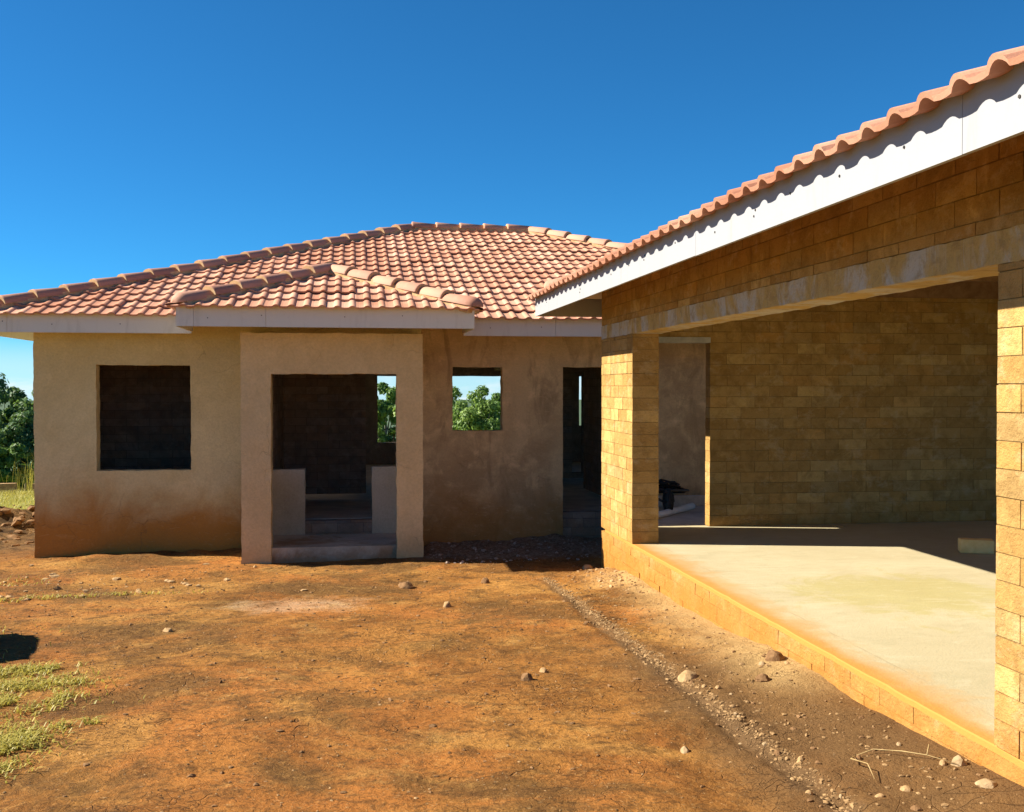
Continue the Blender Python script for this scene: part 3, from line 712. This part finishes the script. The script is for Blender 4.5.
def scatter(name, m, n, fn, r0, r1, seed):
    rr = random.Random(seed); rg = np.random.default_rng(seed); V = []; k = 0
    for _ in range(n):
        x, y = fn(rr)
        if x > 2.77 and y < 11.5: continue
        r = r0 + (r1-r0)*rr.random()**3; a = rr.uniform(0, 6.28); ca, sa = math.cos(a), math.sin(a)
        p = ICO_V*(1 + rg.uniform(-.38, .25, (len(ICO_V), 1)))*np.array([rr.uniform(.7, 1.5), rr.uniform(.6, 1.2), rr.uniform(.35, .8)])*r
        V.append(np.stack([p[:, 0]*ca - p[:, 1]*sa + x, p[:, 0]*sa + p[:, 1]*ca + y, p[:, 2] + ground_z(x, y) + r*.08], 1)); k += 1
    F = (ICO_F[None] + (np.arange(k)*len(ICO_V))[:, None, None]).reshape(-1, 3)
    me = bpy.data.meshes.new(name); me.from_pydata(np.concatenate(V).tolist(), [], F.tolist())
    return tag(link_mesh(name, me, M[m]), kind='stuff')
scatter('gravel', 'gravel', 4200, lambda q: (2.03 + q.gauss(.01, .032), q.uniform(3.9, 10.9)) if q.random() < .75 else (q.gauss(2.45, .22), q.uniform(3.9, 10.8)), .003, .016, 5)
scatter('grit', 'gravel', 6500, lambda q: (q.uniform(-4, 2.7), 4 + 8.6*q.random()**.8), .002, .010, 6)
scatter('clods', 'dark_stone', 2600, lambda q: (q.uniform(-4, 2.7), 4 + 9*q.random()**.8), .003, .019, 9)
scatter('rubble', 'ash', 380, lambda q: (q.uniform(.95, 3.4), q.uniform(12.3, 14.05)), .006, .032, 7)
scatter('clods', 'dark_stone', 420, lambda q: (q.gauss(-5.4, .7), q.gauss(17.2, 1.0)), .015, .10, 14)
scatter('clods', 'stone', 150, lambda q: (q.gauss(-3.0, .8), q.gauss(11.6, .7)), .01, .05, 8)
scatter('rubble', 'stone', 140, lambda q: (q.gauss(2.62, .12), q.gauss(10.4, .5)), .008, .03, 10)

# ------------------------------------------------------------------ small things
def solid_block(name, label, c, size, rz, m, cat, group=None, hollow=False):
    bm = bmesh.new(); sx, sy, sz = size
    box(bm, -sx/2, sx/2, -sy/2, sy/2, 0, sz)
    bmesh.ops.bevel(bm, geom=bm.edges[:], offset=.006, segments=2, affect='EDGES')
    bmesh.ops.subdivide_edges(bm, edges=[e for e in bm.edges if e.calc_length() > .05], cuts=3, use_grid_fill=True)
    for v in bm.verts: v.co += Vector((noise.noise(v.co*17), noise.noise(v.co*17+Vector((5,5,5))), noise.noise(v.co*19+Vector((9,1,1)))))*.004
    o = obj(name, bm, m); o.location = c; o.rotation_euler.z = rz
    lay = o.data.color_attributes.new('tone', 'FLOAT_COLOR', 'POINT')
    return tag(o, label, cat, group)
solid_block('loose_block', 'single loose pale block lying on the garage floor beside the near pillar', (5.86, 9.14, .001), (.30, .15, .125), R(-24), mat_plain('pale_block', (.80, .52, .19), (.88, .62, .27), 12, .9, .1), 'block')
for i, (x, y, rz, lb) in enumerate(((-9.35, 30.6, .1, 'grey concrete block on the grass behind the house corner, left one'), (-8.2, 30.0, -.15, 'grey concrete block on the grass tight behind the house corner, right one'))):
    solid_block('concrete_block', lb, (x, y, ground_z(x, y)+.02), (.52, .25, .26), rz, M['stone'], 'block', 'concrete blocks on the grass')
# pipe, plank and wheelbarrow in the passage behind the garage doorway
bm = bmesh.new(); tube(bm, [(3.30, 11.86, .012), (3.85, 12.5, .012), (4.42, 13.18, .012)], .042, 14)
o = obj('pipe', bm, M['pvc'], None, True); base_at(o, (3.85, 12.5, -.03)); tag(o, 'long white plastic pipe lying on the floor beyond the garage doorway', 'pipe')
bm = bmesh.new(); box(bm, 3.95, 5.3, 13.50, 13.55, -.028, .115); bmesh.ops.bevel(bm, geom=bm.edges[:], offset=.004, segments=1, affect='EDGES')
o = obj('plank', bm, M['plank']); base_at(o, (4.6, 13.5, -.028)); tag(o, 'grey plank standing on edge behind the hand cart beyond the doorway', 'plank')
WX = .14
wb = thing('hand_cart', 'low black hand cart behind the garage doorway with one handle leaning up', 'hand cart', (3.80, 13.0, -.03))
bm = bmesh.new()
bot = [(3.50,12.85,.225),(4.06,12.85,.215),(4.06,13.40,.215),(3.50,13.40,.225)]; top = [(3.46,12.80,.27),(4.10,12.80,.255),(4.10,13.45,.255),(3.46,13.45,.27)]
b_ = [bm.verts.new(p) for p in bot]; t_ = [bm.verts.new(p) for p in top]; bm.faces.new(b_)
for k in range(4): bm.faces.new((b_[k], b_[(k+1)%4], t_[(k+1)%4], t_[k]))
bmesh.ops.solidify(bm, geom=bm.faces[:], thickness=.012)
obj('tray', bm, M['black_metal'], wb)
bm = bmesh.new(); tube(bm, top + [top[0]], .014, 8); obj('tray_rim', bm, M['black_metal'], wb, True)
wh = bmesh.new(); n = 20; ring = []
for i in range(n):
    a = 2*math.pi*i/n; ring.append([wh.verts.new((3.80 + .035*math.cos(b), 12.70 + math.cos(a)*(.13+.035*math.sin(b)), .135 + math.sin(a)*(.13+.035*math.sin(b)))) for b in [2*math.pi*k/8 for k in range(8)]])
for i in range(n):
    for k in range(8): wh.faces.new((ring[i][k], ring[i][(k+1)%8], ring[(i+1)%n][(k+1)%8], ring[(i+1)%n][k]))
wheel = obj('wheel', wh, M['rubber'], wb, True)
bm = bmesh.new(); tube(bm, [(3.785,12.70,.135),(3.815,12.70,.135)], .1, 16); tube(bm, [(3.72,12.70,.135),(3.88,12.70,.135)], .012, 8); obj('rim', bm, M['black_metal'], wheel)
for s in (-1, 1):
    bm = bmesh.new(); tube(bm, [(3.80+.07*s,12.70,.135),(3.80+.14*s,12.95,.185),(3.80+.2*s,13.40,.21),(3.80+.22*s,13.80,.27 if s > 0 else .60)], .017, 8); obj('handle', bm, M['black_metal'], wb, True)
    bm = bmesh.new(); tube(bm, [(3.80+.17*s,13.2,.2),(3.80+.19*s,13.32,-.03)], .014, 8); obj('leg', bm, M['black_metal'], wb, True)
wb.location.x += WX
bm = bmesh.new(); rh = random.Random(3); pts = []
for k in range(70):
    a = k*.42; q = .13 + .05*math.sin(k*.9); pts.append((3.98 + q*1.35*math.cos(a) + rh.uniform(-.02, .02), 13.12 + q*math.sin(a), .30 + .035*math.sin(k*.37) + rh.uniform(0, .03)))
tube(bm, pts, .013, 6); o = obj('hose', bm, M['rubber'], None, True); base_at(o, (3.98, 13.12, .26)); tag(o, 'tangled black hose heaped on the low hand cart beyond the doorway', 'hose')
# dry twig on the bottom right
bm = bmesh.new()
def gp(x, y, h=.012): return (x, y, ground_z(x, y)+h)
tube(bm, [gp(2.33,4.57),gp(2.42,4.58,.02),gp(2.52,4.50,.025),gp(2.60,4.42,.02),gp(2.68,4.30)], [.0015,.0025,.003,.002,.001], 6)
tube(bm, [gp(2.33,4.57),gp(2.27,4.50,.03),gp(2.30,4.40,.04),gp(2.27,4.28,.02)], [.002,.003,.0025,.0015], 6)
tube(bm, [gp(2.60,4.42,.02),gp(2.62,4.44,.06)], [.004,.002], 5)
o = obj('twig', bm, M['twig'], None, True); base_at(o, gp(2.4, 4.5, 0)); tag(o, 'dry straw-coloured twig lying on dark earth near the garage base', 'twig')
# unseen shadow caster, guessed as a water tank, placed left of the view
TX, TY = -4.30, 8.52
tk = thing('unseen_tank', 'unseen caster of the rounded shadow on the grass, built as a dark green water tank', 'water tank', (TX, TY, ground_z(TX, TY)))
z0 = ground_z(TX, TY) - .05
bm = bmesh.new(); box(bm, TX-.55, TX+.55, TY-.6, TY+.6, z0, z0+1.24)
bmesh.ops.bevel(bm, geom=bm.edges[:], offset=.12, segments=5, affect='EDGES'); obj('tank_body', bm, M['tank'], tk, True)
bm = bmesh.new(); tube(bm, [(TX-.1,TY,z0+1.22),(TX-.1,TY,z0+1.28)], .2, 20); obj('lid', bm, M['rubber'], tk)
tk.rotation_euler.z = R(15.7)

# ------------------------------------------------------------------ grass
def blade(bm, lay, x, y, z, h, rr, spread=1.0):
    a = rr.uniform(0, 6.28); l = h*rr.uniform(.5, 1.3)*spread; w = rr.uniform(.0025, .005)
    d = Vector((math.cos(a), math.sin(a), 0)); s = Vector((-d.y, d.x, 0))*w; p = Vector((x, y, z)); t = rr.random()
    q = [(p, 1), (p + d*l*.35 + Vector((0,0,h*.65)), .8), (p + d*l + Vector((0,0,h*rr.uniform(.5, 1))), .12)]
    prev = None
    for c, k in q:
        cur = (bm.verts.new(c - s*k), bm.verts.new(c + s*k))
        if prev:
            f = bm.faces.new((prev[0], prev[1], cur[1], cur[0]))
            for lp in f.loops: lp[lay] = (t, t, t, 1)
        prev = cur
def grass(name, spots, seed, h, scale=1):
    rr = random.Random(seed); bm = bmesh.new(); lay = bm.loops.layers.color.new('tone')
    for x, y, rx, ry, n in spots:
        for _ in range(n):
            gx, gy = rr.gauss(x, rx*.55), rr.gauss(y, ry*.55)
            if noise.noise(Vector((gx*4, gy*4, 2))) < -.22: continue
            blade(bm, lay, gx, gy, ground_z(gx, gy)-.004, h*rr.uniform(.4, 1.25), rr, 1.5)
    return tag(obj(name, bm, M['grass']), kind='stuff')
grass('grass', [(-2.3,7.38,.42,.14,1300),(-2.0,7.42,.22,.10,330),(-2.05,6.98,.34,.18,800),(-2.0,6.5,.36,.18,1000),(-1.75,6.6,.14,.08,160),(-1.72,5.62,.18,.34,1300),(-1.55,5.95,.06,.05,60),(-1.40,6.02,.05,.04,40),(-1.72,7.0,.1,.05,70),(-1.68,5.2,.10,.12,150),(-3.0,10.7,.6,.10,330),(-3.6,12.0,.5,.4,120),(-2.2,10.75,.7,.08,140), (-3.2,8.6,.6,.6,500),(-1.9,6.3,.4,.9,420)], 3, .042)
grass('grass', [(-6.8,22.5,1.8,2.2,2600),(-8.2,26.5,2,2.5,3000),(-9.0,29.5,2,1.2,2500)], 4, .16)
bm = bmesh.new(); lay = bm.loops.layers.color.new('tone'); rr = random.Random(8)
for _ in range(420):
    x, y = rr.gauss(-8.1, .55), rr.gauss(31.2, .4); blade(bm, lay, x, y, ground_z(x, y), rr.uniform(.5, 1.35), rr, .4)
o = obj('grass_clump', bm, M['grass']); base_at(o, (-8.1, 31.2, ground_z(-8.1, 31.2))); tag(o, 'tall pale grass clump behind the concrete blocks at the left house corner', 'grass clump')

# ------------------------------------------------------------------ trees and shrubs
def leaf_cloud(bm, lay, clumps, n, size, rr):
    tot = sum(r*r for _, r in clumps)
    for c, r in clumps:
        base = rr.uniform(.1, .75)
        for _ in range(int(n*r*r/tot)):
            d = Vector((rr.gauss(0, 1), rr.gauss(0, 1), rr.gauss(.25, 1))).normalized()
            p = c + Vector((d.x, d.y, d.z*.8))*r*(rr.random()**.35)*rr.uniform(.85, 1.12)
            nn = (d + Vector((rr.uniform(-1, 1), rr.uniform(-1, 1), rr.uniform(-.3, 1)))*.8).normalized()
            a = nn.cross(Vector((rr.uniform(-1, 1), rr.uniform(-1, 1), .3))).normalized(); b = nn.cross(a); s = size*rr.uniform(.6, 1.4)
            f = bm.faces.new([bm.verts.new(p + a*s*i + b*s*.55*j) for i, j in ((-1, 0), (0, -1), (1, 0), (0, 1))])
            t = min(1, max(0, base + rr.gauss(0, .2)))
            for lp in f.loops: lp[lay] = (t, t, t, 1)
def tree(name, label, cat, x, y, top, rx, rz, m, n=9000, size=.16, clumps=38, seed=1, group=None, crown_low=.0, cr=(.28, .5)):
    rr = random.Random(seed); zb = ground_z(x, y); t = thing(name, label, cat, (x, y, zb), group)
    cz = top - rz; cl = []
    for _ in range(clumps):
        d = Vector((rr.gauss(0, 1), rr.gauss(0, 1), rr.gauss(.1, 1))).normalized(); k = rr.random()**.4*.85
        r = rx*rr.uniform(*cr)*.62
        cl.append((Vector((x + d.x*rx*k, y + d.y*rx*k, cz + d.z*(rz - r*.6)*k*1.1)), r))
    ex = max(math.hypot(c.x-x, c.y-y) + r for c, r in cl); k = rx/ex
    cl = [(Vector((x+(c.x-x)*k, y+(c.y-y)*k, c.z)), r*k) for c, r in cl]
    mz = max(c.z + r*.85 for c, r in cl)
    cl = [(c + Vector((0, 0, top - mz)), r) for c, r in cl]
    bm = bmesh.new(); tr = max(.07, rx*.06)
    tube(bm, [(x, y, zb-.3), (x+.1*rx*rr.uniform(-1, 1), y, zb+(cz-zb)*.5), (x, y, cz)], [tr*1.4, tr, tr*.6], 9)
    for c, r in cl[::2]:
        s = Vector((x, y, zb + (cz-zb)*rr.uniform(.45, .95))); mid = s.lerp(c, .5) + Vector((0, 0, .1*rx))
        tube(bm, [s, mid, c], [tr*.45, tr*.3, tr*.1], 5, False)
    obj('trunk', bm, M['bark'], t, True)
    bm = bmesh.new(); lay = bm.loops.layers.color.new('tone'); leaf_cloud(bm, lay, cl, n, size, rr)
    obj('crown', bm, M[m], t)
    return t
def at(px, y): return y*math.tan(math.atan(162/1050) + math.atan((px-512)/1050))
TG = 'trees and shrubs behind the left house corner'
tree('tree', 'tall dark green tree at the far left edge of the picture', 'tree', at(-14, 44), 44, 2.35, 2.6, 3.6, 'leaf_dark', 24000, 0.082, 60, 3, TG)
tree('tree', 'rounded dark tree against the sky at the far left, lower than its neighbour', 'tree', at(9, 50), 50, 1.60, 1.7, 3.2, 'leaf_dark', 18000, 0.082, 44, 4, TG)
tree('tree', 'sunlit light green tree tight behind the left house corner', 'tree', at(32, 46), 46, 1.60, 1.5, 3.0, 'leaf_mid', 16000, 0.075, 36, 5, TG)
tree('shrub', 'bright green leafy shrub above the blocks at the left edge', 'shrub', at(3, 36), 36, -.25, 1.0, 1.5, 'leaf_mid', 14000, 0.068, 34, 6, TG)
tree('shrub', 'dark shrub filling the gap between the left trees and the house corner', 'shrub', at(24, 39), 39, .75, 1.5, 1.7, 'leaf_dark', 15000, 0.068, 34, 7, TG)
TG = 'trees seen through the openings'
tree('tree', 'broad cauliflower-crowned green tree seen through the small window', 'tree', at(479, 56), 56, 1.68, 1.85, 3.2, 'leaf_pale', 17000, .085, 70, 8, TG, 0, (.26, .46))
tree('tree', 'lower tree at the left of the small window view', 'tree', at(456, 60), 60, 1.62, 1.8, 3.4, 'leaf_pale', 11000, .09, 50, 9, TG, 0, (.26, .46))
tree('tree', 'darker tree behind at the right of the small window view', 'tree', at(502, 62), 62, 1.25, 1.7, 3.0, 'leaf_mid', 11000, .10, 50, 10, TG, 0, (.26, .46))
tree('shrub', 'light green leafy bush filling the window at the back of the porch', 'shrub', at(389, 40), 40, 1.15, 1.5, 2.6, 'leaf_pale', 16000, .075, 56, 11, TG, 0, (.24, .42))
tree('tree', 'distant grey-green tree above the bush in the porch window', 'tree', at(386, 90), 90, 2.0, 2.2, 3.2, 'leaf_mid', 6000, .15, 26, 12, TG)

# ------------------------------------------------------------------ sky, sun, camera
AZ = R(13.0); EL = R(35.8)
to_sun = Vector((-math.cos(AZ)*math.cos(EL), math.sin(AZ)*math.cos(EL), math.sin(EL)))
w = bpy.data.worlds.new('World'); scene.world = w; w.use_nodes = True; nt = w.node_tree; nt.nodes.clear()
def wn(t, **k):
    n = nt.nodes.new(t)
    for a, b in k.items(): setattr(n, a, b)
    return n
sky = wn('ShaderNodeTexSky', sky_type='NISHITA', sun_disc=False, sun_elevation=EL, sun_rotation=math.atan2(to_sun.x, to_sun.y), altitude=3000, air_density=1.0, dust_density=0, ozone_density=10)
tc = wn('ShaderNodeTexCoord'); sep = wn('ShaderNodeSeparateXYZ'); nt.links.new(tc.outputs['Generated'], sep.inputs[0])
mp = wn('ShaderNodeMapping'); mp.inputs['Scale'].default_value = (1, 1, 3.2); nt.links.new(tc.outputs['Generated'], mp.inputs[0])
nz = wn('ShaderNodeTexNoise'); nz.inputs['Scale'].default_value = 9; nz.inputs['Detail'].default_value = 8; nz.inputs['Roughness'].default_value = .6; nt.links.new(mp.outputs[0], nz.inputs[0])
r1 = wn('ShaderNodeMapRange', interpolation_type='SMOOTHSTEP'); r1.inputs[1].default_value = .46; r1.inputs[2].default_value = .64; r1.inputs[3].default_value = .55; nt.links.new(nz.outputs[0], r1.inputs[0])
r2 = wn('ShaderNodeMapRange', interpolation_type='SMOOTHSTEP'); r2.inputs[1].default_value = .055; r2.inputs[2].default_value = .015; nt.links.new(sep.outputs[2], r2.inputs[0])
mu = wn('ShaderNodeMath', operation='MULTIPLY'); nt.links.new(r1.outputs[0], mu.inputs[0]); nt.links.new(r2.outputs[0], mu.inputs[1])
mu2 = wn('ShaderNodeMath', operation='MULTIPLY'); nt.links.new(mu.outputs[0], mu2.inputs[0]); mu2.inputs[1].default_value = .75
mx = wn('ShaderNodeMix', data_type='RGBA'); nt.links.new(mu2.outputs[0], mx.inputs[0]); hs = wn('ShaderNodeHueSaturation'); hs.inputs['Saturation'].default_value = 1.0; tint = wn('ShaderNodeMix', data_type='RGBA', blend_type='MULTIPLY'); tint.inputs[0].default_value = 1; tint.inputs[7].default_value = (.30, .85, .90, 1); nt.links.new(sky.outputs[0], tint.inputs[6]); nt.links.new(tint.outputs[2], hs.inputs['Color']); nt.links.new(hs.outputs[0], mx.inputs[6]); mx.inputs[7].default_value = (6.0, 6.3, 6.6, 1)
bg = wn('ShaderNodeBackground'); bg.inputs[1].default_value = .06; nt.links.new(mx.outputs[2], bg.inputs[0])
ow = wn('ShaderNodeOutputWorld'); nt.links.new(bg.outputs[0], ow.inputs[0])
sl = bpy.data.lights.new('sun', 'SUN'); sl.energy = 5.0; sl.angle = R(.5); sl.color = (1.0, .91, .77)
so = bpy.data.objects.new('sun', sl); COL.objects.link(so); so.rotation_euler = (-to_sun).to_track_quat('-Z', 'Y').to_euler(); so.location = to_sun*60
cam = bpy.data.cameras.new('camera'); co = bpy.data.objects.new('camera', cam); COL.objects.link(co)
cam.sensor_width = 36; cam.lens = 36*1050/1024; cam.clip_start = .05; cam.clip_end = 12000
co.location = (0, 0, 1.568); co.rotation_euler = (R(90) - math.atan(19/1050), 0, -math.atan(162/1050))
scene.camera = co
vs = scene.view_settings; vs.view_transform = 'Standard'; vs.look = 'None'; vs.exposure = 1.44; vs.gamma = 1; vs.use_curve_mapping = False
scene.cycles.max_bounces = 10; scene.cycles.diffuse_bounces = 6
